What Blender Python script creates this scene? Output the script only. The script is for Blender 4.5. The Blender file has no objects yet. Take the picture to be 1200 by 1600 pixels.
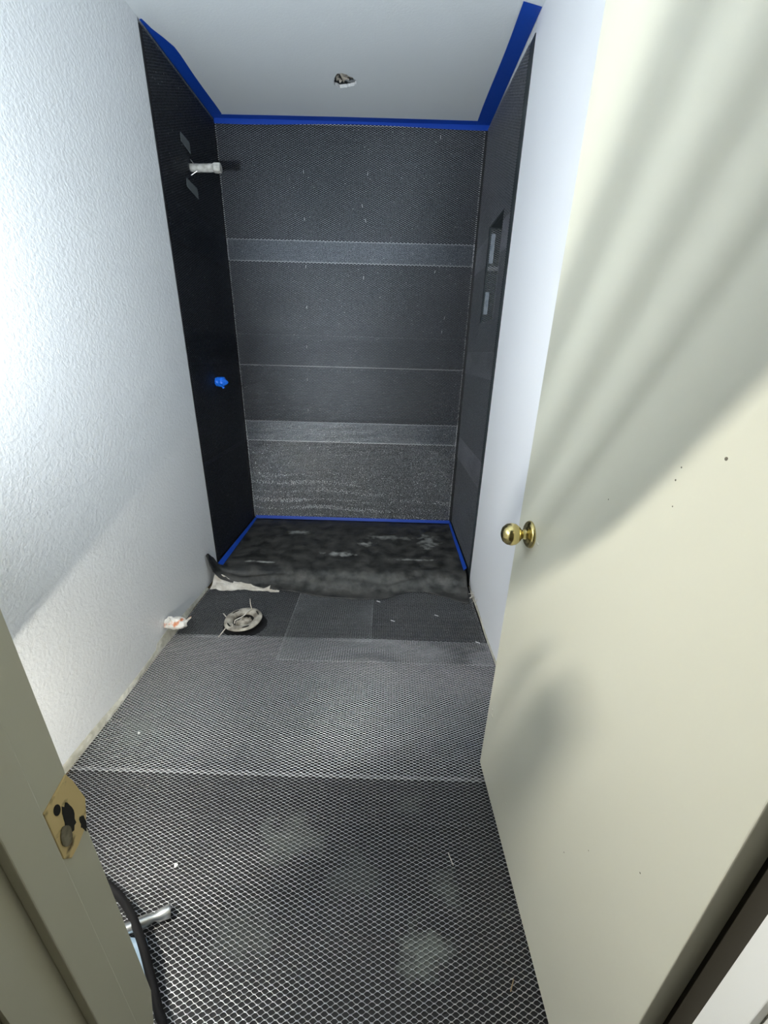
import bpy, bmesh, math, random
import numpy as np
from mathutils import Vector, Matrix

# ------------------------------------------------------------------ camera
S = bpy.context.scene
COL = S.collection
R_ = Vector((0.9995913, 0.0123102, 0.0258001))
U_ = Vector((-0.0285249, 0.3702795, 0.9284823))
F_ = Vector((-0.0018766, 0.9288388, -0.3704795))
cam = bpy.data.cameras.new('camera')
cam.sensor_fit = 'HORIZONTAL'
cam.sensor_width = 36
cam.lens = 622.33 / 1200 * 36
cam.clip_start = 0.02
co = bpy.data.objects.new('camera', cam)
COL.objects.link(co)
m = Matrix.Identity(4)
for i in range(3):
    m[i][0] = R_[i]; m[i][1] = U_[i]; m[i][2] = -F_[i]
m.translation = Vector((0, 0, 1.2762))
co.matrix_world = m
S.camera = co

S.view_settings.view_transform = 'Standard'
S.view_settings.look = 'None'
S.view_settings.gamma = 1
S.view_settings.use_curve_mapping = False
S.view_settings.exposure = 0.25

W = bpy.data.worlds.new('world'); S.world = W; W.use_nodes = True
W.node_tree.nodes['Background'].inputs[0].default_value = (0.75, 0.8, 0.9, 1)
W.node_tree.nodes['Background'].inputs[1].default_value = 0.05

POLE = (-0.76, 0.385)
HEADS = [  # centre of lens, lens normal, power, colour
    dict(p=(-0.69, 0.396, 1.343), n=(0.06, 0.82, 0.57), w=19, c=(0.86, 0.94, 1.0), hx=.085, hy=.062),
    dict(p=(-0.872, 0.347, 1.347), n=(0.85, 0.05, -0.40), w=12, c=(1.0, 0.98, 0.89), hx=.05, hy=.042),
]

def area(name, p, n, sx, sy, w, c, spread=180):
    l = bpy.data.lights.new(name, 'AREA')
    l.shape = 'RECTANGLE'; l.size = sx; l.size_y = sy; l.energy = w; l.color = c
    l.spread = math.radians(spread)
    o = bpy.data.objects.new(name, l); COL.objects.link(o)
    o.location = p
    o.rotation_euler = Vector(n).to_track_quat('-Z', 'Y').to_euler()
    return o

# the hall the picture is taken from: one dim ceiling lamp behind the camera
HALL = area('hall_lamp_light', (0.5, -0.9, 2.36), (0, 0, -1), 0.3, 0.3, 2.2, (1.0, 0.95, 0.78))

# ------------------------------------------------------------------ materials
def mat(name, col, rough=0.5, metal=0.0, var=0.0, vscale=5, bump=0.0, bscale=200, bdist=0.002,
        col2=None, detail=3, spec=0.5, emit=0, lo=0.35, hi=0.65, rvar=0.0):
    M = bpy.data.materials.new(name); M.use_nodes = True
    nt = M.node_tree; b = nt.nodes['Principled BSDF']
    b.inputs['Base Color'].default_value = (*col, 1)
    b.inputs['Roughness'].default_value = rough
    b.inputs['Metallic'].default_value = metal
    b.inputs['Specular IOR Level'].default_value = spec
    if emit:
        b.inputs['Emission Color'].default_value = (*col, 1)
        b.inputs['Emission Strength'].default_value = emit
    tc = nt.nodes.new('ShaderNodeTexCoord')
    if col2 is not None:
        n = nt.nodes.new('ShaderNodeTexNoise'); n.inputs['Scale'].default_value = vscale
        n.inputs['Detail'].default_value = detail
        nt.links.new(tc.outputs['Object'], n.inputs['Vector'])
        r = nt.nodes.new('ShaderNodeValToRGB')
        r.color_ramp.elements[0].position = lo; r.color_ramp.elements[1].position = hi
        r.color_ramp.elements[0].color = (*col, 1); r.color_ramp.elements[1].color = (*col2, 1)
        nt.links.new(n.outputs['Fac'], r.inputs['Fac'])
        nt.links.new(r.outputs['Color'], b.inputs['Base Color'])
        if rvar:
            mr = nt.nodes.new('ShaderNodeMapRange')
            mr.inputs['From Min'].default_value = lo; mr.inputs['From Max'].default_value = hi
            mr.inputs['To Min'].default_value = rough; mr.inputs['To Max'].default_value = rough + rvar
            nt.links.new(n.outputs['Fac'], mr.inputs['Value'])
            nt.links.new(mr.outputs['Result'], b.inputs['Roughness'])
    if bump:
        n2 = nt.nodes.new('ShaderNodeTexNoise'); n2.inputs['Scale'].default_value = bscale
        n2.inputs['Detail'].default_value = 2
        nt.links.new(tc.outputs['Object'], n2.inputs['Vector'])
        bp = nt.nodes.new('ShaderNodeBump'); bp.inputs['Strength'].default_value = bump
        bp.inputs['Distance'].default_value = bdist
        nt.links.new(n2.outputs['Fac'], bp.inputs['Height'])
        nt.links.new(bp.outputs['Normal'], b.inputs['Normal'])
    return M

WALL = mat('wall_paint', (0.82, 0.84, 0.855), 0.42, bump=0.55, bscale=95, bdist=0.004)
WALLR = mat('wall_paint_smooth', (0.80, 0.82, 0.86), 0.5, bump=0.25, bscale=110, bdist=0.002)
CEIL = mat('ceiling_paint', (0.72, 0.76, 0.78), 0.6, bump=0.2, bscale=120, bdist=0.002)
CREAM = mat('cream_gloss_paint', (0.57, 0.56, 0.465), 0.33, bump=0.08, bscale=60, bdist=0.002)
JAMB = mat('jamb_paint', (0.55, 0.54, 0.44), 0.4, bump=0.1, bscale=60, bdist=0.001)
JAMBW = mat('lit_jamb_paint', (0.80, 0.80, 0.77), 0.4)  # jamb paint whitened as if strongly lit, for the right jamb
RABBET = mat('shaded_rabbet', (0.035, 0.03, 0.02), 0.8)  # near-black colour paints the shade between door edge and stop
HALLW = mat('hall_paint', (0.50, 0.48, 0.40), 0.7)
HALLF = mat('hall_floor', (0.25, 0.2, 0.15), 0.7)
LATH = mat('galvanized_lath', (0.66, 0.67, 0.71), 0.3, 1.0, col2=(0.90, 0.90, 0.92), vscale=150, lo=.4, hi=.62)  # light flecks in the colour stand in for sparkle on the strands
LATHD = mat('galvanized_lath_shaded', (0.13, 0.15, 0.18), 0.30, 1.0, col2=(0.30, 0.33, 0.37), vscale=160, lo=.4, hi=.6)  # same lath darkened to stand in for its shade, light flecks as sparkle
BARE_GLINT = mat('cut_metal_glint', (0.80, 0.82, 0.85), 0.42, 0.75)  # cut sheet edges, and painted glints on scattered strands
LATHC = mat('galvanized_lath_half_shade', (0.30, 0.32, 0.34), 0.32, 1.0, col2=(0.50, 0.52, 0.54), vscale=150, lo=.4, hi=.62)  # same lath half darkened, as shade on the rear floor pieces
LATHL = mat('galvanized_lath_low', (0.22, 0.24, 0.27), 0.16, 1.0, col2=(0.75, 0.77, 0.80), vscale=160, lo=.4, hi=.6)  # strong light flecks painted as glitter on the lowest back sheet
FELT = mat('black_building_paper', (0.008, 0.0085, 0.011), 0.55, col2=(0.02, 0.02, 0.023), vscale=3, bump=0.3, bscale=9, bdist=0.02)
PAN = mat('dusty_black_felt', (0.016, 0.017, 0.017), 0.5, col2=(0.085, 0.083, 0.078), vscale=13, detail=12,
          lo=0.40, hi=0.78, bump=0.6, bscale=22, bdist=0.008, rvar=0.3)
TAPE = mat('blue_masking_tape', (0.003, 0.055, 0.40), 0.5, bump=0.3, bscale=60, bdist=0.002)
TAPEC = mat('blue_tape_bright', (0.01, 0.16, 0.80), 0.4, bump=0.4, bscale=80, bdist=0.003)
BRASS = mat('brass', (0.74, 0.62, 0.28), 0.17, 1.0, col2=(0.60, 0.49, 0.21), vscale=20)
STRIKE = mat('worn_brass', (0.72, 0.56, 0.27), 0.45, 0.2, col2=(0.10, 0.06, 0.025), vscale=60, lo=0.55, hi=0.7)
DARK = mat('dark_void', (0.006, 0.006, 0.006), 0.8)
STEEL = mat('steel_tube', (0.72, 0.72, 0.70), 0.3, 1.0, bump=0.2, bscale=50, bdist=0.001)
PVC = mat('dusty_pipe', (0.62, 0.62, 0.58), 0.6, col2=(0.35, 0.34, 0.31), vscale=40, bump=0.6, bscale=90, bdist=0.002)
PAPER = mat('white_paper', (0.72, 0.69, 0.64), 0.8, col2=(0.5, 0.46, 0.40), vscale=18, bump=0.3, bscale=60, bdist=0.003)
STAIN = mat('stained_plastic', (0.80, 0.78, 0.74), 0.4, col2=(0.72, 0.25, 0.10), vscale=22, lo=0.60, hi=0.70, bump=0.3, bscale=60, bdist=0.003)
DIRT = mat('grimy_metal', (0.18, 0.16, 0.13), 0.65, 0.1, col2=(0.52, 0.49, 0.43), vscale=25, bump=0.5, bscale=120, bdist=0.003)
RAG = mat('dusty_rag', (0.20, 0.175, 0.14), 0.9, col2=(0.58, 0.54, 0.47), vscale=30, bump=0.6, bscale=80, bdist=0.004)
CORD = mat('black_rubber', (0.004, 0.004, 0.005), 0.75, spec=0.25)
PBLUE = mat('pale_blue_plastic', (0.30, 0.42, 0.55), 0.4, bump=0.3, bscale=25, bdist=0.004)
CAULK = mat('old_caulk', (0.42, 0.41, 0.34), 0.7, col2=(0.62, 0.61, 0.54), vscale=30, bump=0.6, bscale=60, bdist=0.004)
PLASTER = mat('broken_plaster', (0.78, 0.80, 0.80), 0.9, bump=0.8, bscale=120, bdist=0.004)
WOOD = mat('raw_wood', (0.30, 0.22, 0.13), 0.8)
HOUS = mat('light_housing', (0.30, 0.22, 0.02), 0.5)
LENS = mat('led_lens', (0.9, 0.96, 1.0), 0.2, emit=4)
STAPLE = mat('staple_wire', (0.85, 0.86, 0.88), 0.4, 0.4)

def dust(M, spots, col, rough=.8, seed=0.0):
    """powdery patches of given place and size (world metres) mixed over a material"""
    nt = M.node_tree; b = nt.nodes['Principled BSDF']
    g = nt.nodes.new('ShaderNodeNewGeometry')
    n = nt.nodes.new('ShaderNodeTexNoise'); n.inputs['Scale'].default_value = 24; n.inputs['Detail'].default_value = 6
    nt.links.new(g.outputs['Position'], n.inputs['Vector'])
    acc = None
    for (x, y, z, rx, ry, a) in spots:
        mp = nt.nodes.new('ShaderNodeMapping'); mp.vector_type = 'TEXTURE'
        mp.inputs['Location'].default_value = (x, y, z); mp.inputs['Scale'].default_value = (rx, ry, .2)
        nt.links.new(g.outputs['Position'], mp.inputs['Vector'])
        ln = nt.nodes.new('ShaderNodeVectorMath'); ln.operation = 'LENGTH'
        nt.links.new(mp.outputs['Vector'], ln.inputs[0])
        ad = nt.nodes.new('ShaderNodeMath'); ad.operation = 'MULTIPLY_ADD'; ad.inputs[1].default_value = 1.7
        nt.links.new(n.outputs['Fac'], ad.inputs[0]); nt.links.new(ln.outputs['Value'], ad.inputs[2])
        mr = nt.nodes.new('ShaderNodeMapRange'); mr.inputs['From Min'].default_value = 1.65; mr.inputs['From Max'].default_value = 1.15
        mr.inputs['To Min'].default_value = 0; mr.inputs['To Max'].default_value = a
        nt.links.new(ad.outputs['Value'], mr.inputs['Value'])
        if acc is None: acc = mr.outputs['Result']
        else:
            mx = nt.nodes.new('ShaderNodeMath'); mx.operation = 'MAXIMUM'
            nt.links.new(acc, mx.inputs[0]); nt.links.new(mr.outputs['Result'], mx.inputs[1]); acc = mx.outputs['Value']
    d = nt.nodes.new('ShaderNodeBsdfDiffuse'); d.inputs['Color'].default_value = (*col, 1)
    ms = nt.nodes.new('ShaderNodeMixShader'); out = nt.nodes['Material Output']
    nt.links.new(acc, ms.inputs['Fac']); nt.links.new(b.outputs[0], ms.inputs[1]); nt.links.new(d.outputs[0], ms.inputs[2])
    nt.links.new(ms.outputs[0], out.inputs['Surface'])
SPOTS = [(.115, .475, 0, .085, .07, .75), (.19, .60, 0, .05, .06, .45), (-.236, .70, 0, .13, .09, .5), (-.86, 1.03, 0, .10, .10, .5),
         (.10, .80, 0, .07, .05, .35), (-.30, .50, 0, .12, .08, .35), (-.60, .47, 0, .10, .05, .3), (-.05, .62, 0, .10, .09, .28)]
dust(LATH, SPOTS, (.36, .39, .38)); 
FELTF = mat('floor_building_paper', (0.006, 0.006, 0.008), 0.6, col2=(0.014, 0.014, 0.016), vscale=4)
dust(FELTF, SPOTS, (.15, .165, .16))
dust(PAN, [(-.28, 2.24, 0, .16, .05, .9), (-.12, 2.40, 0, .10, .05, .7), (-.75, 2.12, 0, .16, .018, .9), (.05, 2.50, 0, .25, .05, .5), (.30, 2.45, 0, .10, .18, .6), (-.60, 2.55, 0, .12, .05, .6), (-.1, 1.98, 0, .9, .10, .12), (.2, 2.2, 0, .2, .02, .6)], (.45, .46, .44))

# ------------------------------------------------------------------ helpers
def link(o, parent=None):
    COL.objects.link(o)
    if parent is not None: o.parent = parent
    return o
def obj(name, bm, M, parent=None, smooth=False, bevel=0):
    me = bpy.data.meshes.new(name)
    bmesh.ops.recalc_face_normals(bm, faces=bm.faces)
    bm.to_mesh(me); bm.free()
    if isinstance(M, (list, tuple)):
        for x in M: me.materials.append(x)
    else: me.materials.append(M)
    if smooth:
        for p in me.polygons: p.use_smooth = True
    o = link(bpy.data.objects.new(name, me), parent)
    if bevel:
        b = o.modifiers.new('bevel', 'BEVEL'); b.width = bevel; b.segments = 2; b.limit_method = 'ANGLE'
    return o
def tag(o, label, cat, group=None, kind=None):
    o['label'] = label; o['category'] = cat
    if group: o['group'] = group
    if kind: o['kind'] = kind
    return o
def struct(o, label=None, cat=None):
    o['kind'] = 'structure'
    if label: o['label'] = label
    if cat: o['category'] = cat
    return o
def empty(name, loc, rot=(0, 0, 0)):
    o = bpy.data.objects.new(name, None); o.empty_display_size = 0.05
    link(o); o.location = loc; o.rotation_euler = rot
    return o
def bx(bm, x0, x1, y0, y1, z0, z1, mi=0):
    v = [bm.verts.new((x, y, z)) for x in (x0, x1) for y in (y0, y1) for z in (z0, z1)]
    for f in ((0, 1, 3, 2), (4, 6, 7, 5), (0, 4, 5, 1), (2, 3, 7, 6), (0, 2, 6, 4), (1, 5, 7, 3)):
        bm.faces.new([v[i] for i in f]).material_index = mi
    return v
def tube(bm, pts, r, n=12, mi=0, cap=True):
    pts = [Vector(p) for p in pts]
    rs = r if isinstance(r, (list, tuple)) else [r] * len(pts)
    rings = []; prev = None
    for i, p in enumerate(pts):
        t = (pts[min(i + 1, len(pts) - 1)] - pts[max(i - 1, 0)]).normalized()
        if prev is None:
            a = t.orthogonal().normalized()
        else:
            a = (prev - t * prev.dot(t)).normalized()
        prev = a; b = t.cross(a)
        rr = rs[i]; ra, rb = rr if isinstance(rr, tuple) else (rr, rr)
        rings.append([bm.verts.new(p + a * math.cos(k * 2 * math.pi / n) * ra + b * math.sin(k * 2 * math.pi / n) * rb) for k in range(n)])
    for i in range(len(rings) - 1):
        for k in range(n):
            bm.faces.new([rings[i][k], rings[i][(k + 1) % n], rings[i + 1][(k + 1) % n], rings[i + 1][k]]).material_index = mi
    if cap:
        bm.faces.new(rings[0][::-1]).material_index = mi; bm.faces.new(rings[-1]).material_index = mi
    return rings
def lathe(bm, prof, n=32, axis='z', c=(0, 0, 0), mi=0):
    c = Vector(c); rings = []
    for r, h in prof:
        ring = []
        for k in range(n):
            a = 2 * math.pi * k / n
            u, v = r * math.cos(a), r * math.sin(a)
            ring.append(bm.verts.new(c + (Vector((u, v, h)) if axis == 'z' else Vector((h, u, v)))))
        rings.append(ring)
    for i in range(len(rings) - 1):
        for k in range(n):
            bm.faces.new([rings[i][k], rings[i][(k + 1) % n], rings[i + 1][(k + 1) % n], rings[i + 1][k]]).material_index = mi
    bm.faces.new(rings[0][::-1]); bm.faces.new(rings[-1])
def grid(bm, P, thick=None):
    """P: 2-D list of points -> surface (with thickness along normals if asked)"""
    V = [[bm.verts.new(p) for p in row] for row in P]
    for i in range(len(V) - 1):
        for j in range(len(V[0]) - 1):
            bm.faces.new([V[i][j], V[i + 1][j], V[i + 1][j + 1], V[i][j + 1]])
    if thick:
        bmesh.ops.recalc_face_normals(bm, faces=bm.faces)
        bmesh.ops.solidify(bm, geom=bm.faces[:], thickness=thick)
def sm(x):
    x = max(0, min(1, x)); return x * x * (3 - 2 * x)
rnd = random.Random(7)

# ------------------------------------------------------------------ dimensions
XL, XR, YB, H = -0.995, 0.513, 2.796, 2.44
GL, GR = 2.092, 2.046            # where the lath begins on the left and right wall
YW0, YW1 = 0.150, 0.265          # door wall: hall face and room face

# ------------------------------------------------------------------ structure
bm = bmesh.new(); bx(bm, XL - 0.12, XL, YW1, GL, 0.012, H)
bx(bm, XL - 0.12, XL - 0.012, GL, YB + 0.12, 0.0, H)
struct(obj('wall_left', bm, WALL), 'white orange-peel textured wall on the left', 'wall')
bm = bmesh.new(); bx(bm, XL - 0.012, XR + 0.012, YB + 0.012, YB + 0.12, 0, H)
struct(obj('wall_back', bm, FELT), 'back wall of the shower alcove behind the lath', 'wall')
NY0, NY1, NZ0, NZ1, ND = 2.195, 2.487, 1.445, 1.90, 0.095
bm = bmesh.new(); bx(bm, XR, XR + 0.13, YW1, GR, 0.012, H)
a = XR + 0.012
bx(bm, a, XR + 0.13, GR, NY0, 0, H); bx(bm, a, XR + 0.13, NY1, YB + 0.12, 0, H)
bx(bm, a, XR + 0.13, NY0, NY1, 0, NZ0); bx(bm, a, XR + 0.13, NY0, NY1, NZ1, H)
bx(bm, XR + ND + 0.006, XR + 0.13, NY0, NY1, NZ0, NZ1)
struct(obj('wall_right', bm, WALLR), 'smooth white wall on the right behind the open door', 'wall')

# ceiling with the ragged round hole
bm = bmesh.new()
HC = (-0.244, 2.449)
N = 40
ri = [0.052 * (1 + 0.10 * math.sin(3 * k * 2 * math.pi / N + 1) + 0.07 * rnd.uniform(-1, 1)) for k in range(N)]
inner = [(HC[0] + ri[k] * math.cos(2 * math.pi * k / N), HC[1] + ri[k] * math.sin(2 * math.pi * k / N)) for k in range(N)]
def onbox(k):
    a_ = 2 * math.pi * k / N; c, s = math.cos(a_), math.sin(a_)
    t = 0.2 / max(abs(c), abs(s)); return (HC[0] + t * c, HC[1] + t * s)
vi = [bm.verts.new((*p, H)) for p in inner]; vo = [bm.verts.new((*onbox(k), H)) for k in range(N)]
vu = [bm.verts.new((HC[0] + (p[0] - HC[0]) * 1.05, HC[1] + (p[1] - HC[1]) * 1.05, H + 0.014)) for p in inner]
for k in range(N):
    j = (k + 1) % N
    bm.faces.new([vi[k], vi[j], vo[j], vo[k]])
    bm.faces.new([vi[k], vu[k], vu[j], vi[j]]).material_index = 1
def pl(x0, x1, y0, y1):
    bm.faces.new([bm.verts.new(p) for p in ((x0, y0, H), (x1, y0, H), (x1, y1, H), (x0, y1, H))])
hx0, hx1, hy0, hy1 = HC[0] - .2, HC[0] + .2, HC[1] - .2, HC[1] + .2
pl(XL - .12, hx0, YW1, YB + .12); pl(hx1, XR + .13, YW1, YB + .12); pl(hx0, hx1, YW1, hy0); pl(hx0, hx1, hy1, YB + .12)
bx(bm, XL - .12, XR + .13, YW1, YB + .12, H + 0.09, H + 0.10)
me = obj('ceiling', bm, [CEIL, PLASTER])
struct(me, 'pale ceiling with a ragged round hole', 'ceiling')
# what shows inside the hole
bm = bmesh.new()
for k in range(14):
    a_ = rnd.uniform(0, 6.28); r0 = rnd.uniform(0.01, 0.045)
    x, y = HC[0] + r0 * math.cos(a_), HC[1] + r0 * math.sin(a_)
    v = [Vector((x + rnd.uniform(-.016, .016), y + rnd.uniform(-.016, .016), H + rnd.uniform(0.004, .05))) for _ in range(4)]
    vv = [bm.verts.new(p) for p in v]
    for f in ((0, 1, 2), (0, 1, 3), (1, 2, 3), (0, 2, 3)): bm.faces.new([vv[q] for q in f])
tag(obj('plaster_debris', bm, RAG), 'torn grey lath and plaster bits inside the ceiling hole', 'debris', kind='stuff')

bm = bmesh.new(); bx(bm, XL - .12, XR + .13, YW1 - 0.0, YB + .12, -0.08, -0.004)
struct(obj('floor', bm, WOOD), 'floor of the shower room under the lath', 'floor')

# wall that holds the doorway, header, hall shell
DX0, DX1, DH = -0.307, 0.405, 2.045
bm = bmesh.new()
bx(bm, XL - .9, DX0 - .018, YW0, YW1, 0, H); bx(bm, DX1 + .018, XR + .9, YW0, YW1, 0, H)
bx(bm, DX0 - .018, DX1 + .018, YW0, YW1, DH + .018, H)
struct(obj('wall_front', bm, WALLR), 'wall around the doorway', 'wall')
bm = bmesh.new()
bx(bm, XL - .9, XL - .8, -1.5, YW0, 0, H); bx(bm, XR + .8, XR + .9, -1.5, YW0, 0, H)
bx(bm, XL - .9, XR + .9, -1.6, -1.5, 0, H)
struct(obj('wall_hall', bm, HALLW), 'hall walls behind the camera', 'wall')
bm = bmesh.new(); bx(bm, XL - .9, XR + .9, -1.6, YW0, H, H + .1)
struct(obj('ceiling_hall', bm, CEIL), 'hall ceiling', 'ceiling')
bm = bmesh.new(); bx(bm, XL - .9, XR + .9, -1.6, YW0, -.1, -.004)
struct(obj('floor_hall', bm, HALLF), 'hall floor', 'floor')

# door jambs with stops
def jamb(x, s, name, label):
    """x: face of the jamb, s: +1 when the opening lies towards +x"""
    bm = bmesh.new()
    # board
    if s > 0:
        # left jamb: lower room-side corner is broken away below z = 0.44
        b = x - 0.018
        P = [(YW0, 0), (0.238, 0), (0.243, 0.2), (0.252, 0.384), (0.265, 0.442), (0.265, DH), (YW0, DH)]
        f = [bm.verts.new((x, y, z)) for y, z in P]; g = [bm.verts.new((b, y, z)) for y, z in P]
        bm.faces.new(f); bm.faces.new(g[::-1])
        for i in range(len(P)):
            j = (i + 1) % len(P); bm.faces.new([f[i], g[i], g[j], f[j]])
    else:
        bx(bm, x, x + 0.018, YW0, YW1, 0, DH)
    JM = JAMB if s > 0 else JAMBW
    o = struct(obj(name, bm, JM), label, 'door frame')
    if s < 0:
        bm = bmesh.new(); bx(bm, x - .0008, x + .001, .2262, YW1 - .001, 0, DH); r_ = obj('rabbet', bm, RABBET, o); r_['label'] = 'strip of jamb behind the door edge, coloured dark as shade'
    bm = bmesh.new(); bx(bm, min(x, x + s * .011), max(x, x + s * .011), 0.192, 0.226, 0, DH)
    obj('door_stop', bm, JM, o, bevel=0.0012)
    bm = bmesh.new()
    c0, c1 = (x - s * .005, x - s * .07)
    bx(bm, min(c0, c1), max(c0, c1), YW0 - .014, YW0, 0, DH + .06)
    obj('casing', bm, JM, o, bevel=0.003)
    return o
jl = jamb(DX0, 1, 'trim_1', 'cream painted door jamb on the left with a strike plate')
jr = jamb(DX1, -1, 'trim_2', 'cream painted door jamb on the right beside the hinges')
bm = bmesh.new(); bx(bm, DX0 - .018, DX1 + .018, YW0, YW1, DH, DH + .018); bx(bm, DX0, DX1, .192, .226, DH - .011, DH)
struct(obj('trim_3', bm, JAMB), 'head jamb of the doorway', 'door frame')

# strike plate
bm = bmesh.new()
P = [(0.2335, .806), (0.2335, .874), (0.264, .884), (0.268, .870), (0.2735, .835), (0.268, .815), (0.262, .804), (0.25, .797), (0.24, .795)]
f = [bm.verts.new((DX0 + .0015, y, z)) for y, z in P]; g = [bm.verts.new((DX0 - .0005, y, z)) for y, z in P]
bm.faces.new(f); bm.faces.new(g[::-1])
for i in range(len(P)):
    j = (i + 1) % len(P); bm.faces.new([f[i], g[i], g[j], f[j]])
sp = obj('strike_plate', bm, STRIKE, jl, bevel=0.0006); sp['label'] = 'worn brass strike plate with flaked edges'
def disc(y, z, ry, rz, th, M, nm, jag=0, x=DX0 + .002):
    bm = bmesh.new(); n = 20
    f = [bm.verts.new((x, y + ry * math.cos(k * 2 * math.pi / n) * (1 + jag * rnd.uniform(-1, 1)), z + rz * math.sin(k * 2 * math.pi / n) * (1 + jag * rnd.uniform(-1, 1)))) for k in range(n)]
    g = [bm.verts.new((v.co.x - th, v.co.y, v.co.z)) for v in f]
    bm.faces.new(f); bm.faces.new(g[::-1])
    for i in range(n):
        j = (i + 1) % n; bm.faces.new([f[i], g[i], g[j], f[j]])
    return obj(nm, bm, M, sp)
disc(.2445, .862, .0035, .0065, .001, DARK, 'screw_hole')
disc(.2515, .8400, .0062, .0170, .001, DARK, 'latch_hole', 0.22)
disc(.243, .8255, .0062, .013, .0013, mat('tarnish', (.10, .085, .05), .4, .5, col2=(.30, .27, .20), vscale=90), 'latch_lip', .06, x=DX0 + .0026)
# burnt brown splinter at the plate's edge
disc(.262, .815, .003, .012, .001, DARK, 'torn_edge', 0.5)

# ------------------------------------------------------------------ door
hinge = Vector((0.3690, 0.252, 0)); latch = Vector((0.3425, 0.935, 0))
dvec = (latch - hinge); DW = dvec.length; ang = math.atan2(dvec.y, dvec.x)
door = empty('door_1', hinge, (0, 0, ang))
struct(door, 'cream painted flat door swung open against the right wall', 'door')
# local: x along the door towards the latch, y towards the shower-side left face is +y, z up
bm = bmesh.new(); bx(bm, 0, DW, -0.035, 0, 0.012, 2.03)
obj('door_slab', bm, CREAM, door, bevel=0.0015)
kx, kz = DW - 0.076, 0.887
def knob(side):
    k = bmesh.new()
    s = side; y0 = 0 if s > 0 else -0.035
    prof = [(0.0001, .068), (.010, .0675), (.018, .064), (.0245, .056), (.027, .046), (.0250, .036), (.019, .028), (.0125, .0235), (.0105, .019), (.0125, .013), (.014, .009)]
    lathe(k, [(r, h) for r, h in prof], 40)
    r_ = bmesh.new()
    lathe(r_, [(.0325, 0), (.033, .002), (.031, .006), (.026, .009), (.0235, .0085), (.020, .0105), (.0145, .0125), (.001, .013)], 40)
    M3 = Matrix.Translation((kx, y0, kz)) @ Matrix.Rotation(-s * math.pi / 2, 4, 'X')
    k.transform(M3); r_.transform(M3)
    ko = obj('door_knob', k, BRASS, door, True); ko['label'] = 'round polished brass knob'
    obj('rose', r_, BRASS, ko, True)
    return ko
knob(1); knob(-1)
bm = bmesh.new(); bx(bm, DW - .0005, DW + .001, -.030, -.006, kz - .028, kz + .028)
obj('latch_plate', bm, BRASS, door)
for hz in (.22, 1.02, 1.8):
    bm = bmesh.new(); tube(bm, [(-.004, -.041, hz - .045), (-.004, -.041, hz + .045)], .006, 12)
    bx(bm, -.001, .0005, -.036, -.004, hz - .044, hz + .044)
    obj('hinge', bm, BRASS, door, False)
# small nicks in the paint of the door
Dm = Matrix.Rotation(-ang, 3, 'Z')
NICK = mat('nick', (0.10, 0.09, 0.07), 0.9)
for (y, z, r) in ((.420, 1.181, .0022), (.476, 1.156, .0011), (.479, 1.139, .0013), (.601, 1.069, .0011), (.471, 1.107, .0010), (.330, .62, .0012), (.42, .50, .001), (.47, .40, .0012)):
    bm = bmesh.new(); bmesh.ops.create_uvsphere(bm, u_segments=10, v_segments=6, radius=r)
    for v in bm.verts: v.co.y *= 0.35
    lx = (y - hinge.y) / math.sin(ang)
    bm.transform(Matrix.Translation((lx, 0, z)))
    obj('paint_nick', bm, NICK, door)
RAISE = mat('paint_drip', (0.72, 0.71, 0.62), 0.2)
for (lx, z, rx, rz) in ((DW - .122, .885, .008, .004), (DW - .093, .882, .002, .003), (DW - .035, .26, .008, .004), (DW - .03, .28, .005, .003), (DW - .22, .15, .004, .003)):
    bm = bmesh.new(); bmesh.ops.create_uvsphere(bm, u_segments=12, v_segments=8, radius=1)
    for v in bm.verts: v.co = Vector((v.co.x * rx, v.co.y * .0012, v.co.z * rz))
    bm.transform(Matrix.Translation((lx, 0, z)))
    obj('paint_drip', bm, RAISE, door, True)

# ------------------------------------------------------------------ felt behind the lath
def slab(name, M, x0, x1, y0, y1, z0, z1, label, cat, bumpy=None):
    bm = bmesh.new(); bx(bm, x0, x1, y0, y1, z0, z1)
    return tag(obj(name, bm, M), label, cat)
slab('building_paper', FELT, XL + .001 - .012, XL + .0025, GL + .002, YB + .0, 0.0, 2.425, 'black building paper under the lath on the shower\'s left wall', 'building paper')
slab('building_paper', FELT, XL + .0025, XR - .0025, YB + .004, YB + .011, 0.0, 2.435, 'black building paper behind the lath on the shower\'s back wall', 'building paper')
bm = bmesh.new(); a, b_ = XR - .0025, XR + .0115
bx(bm, a, b_, GR + .002, NY0, 0, 2.40); bx(bm, a, b_, NY1, YB + .004, 0, 2.42)
bx(bm, a, b_, NY0, NY1, 0, NZ0); bx(bm, a, b_, NY0, NY1, NZ1, 2.41)
# niche lining
bx(bm, XR + ND, XR + ND + .005, NY0, NY1, NZ0, NZ1)
bx(bm, b_, XR + ND, NY0, NY0 + .003, NZ0, NZ1); bx(bm, b_, XR + ND, NY1 - .003, NY1, NZ0, NZ1)
bx(bm, b_, XR + ND, NY0, NY1, NZ0, NZ0 + .003); bx(bm, b_, XR + ND, NY0, NY1, NZ1 - .003, NZ1)
tag(obj('building_paper', bm, mat('slate_building_paper', (0.020, 0.027, 0.031), 0.5, col2=(0.04, 0.05, 0.055), vscale=5)), 'black building paper with a niche opening on the shower\'s right wall', 'building paper')
slab('building_paper', FELTF, XL + .006, XR - .004, YW1 + .002, YB, -.004, .0015, 'black building paper lying on the floor under the metal lath', 'building paper')

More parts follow.
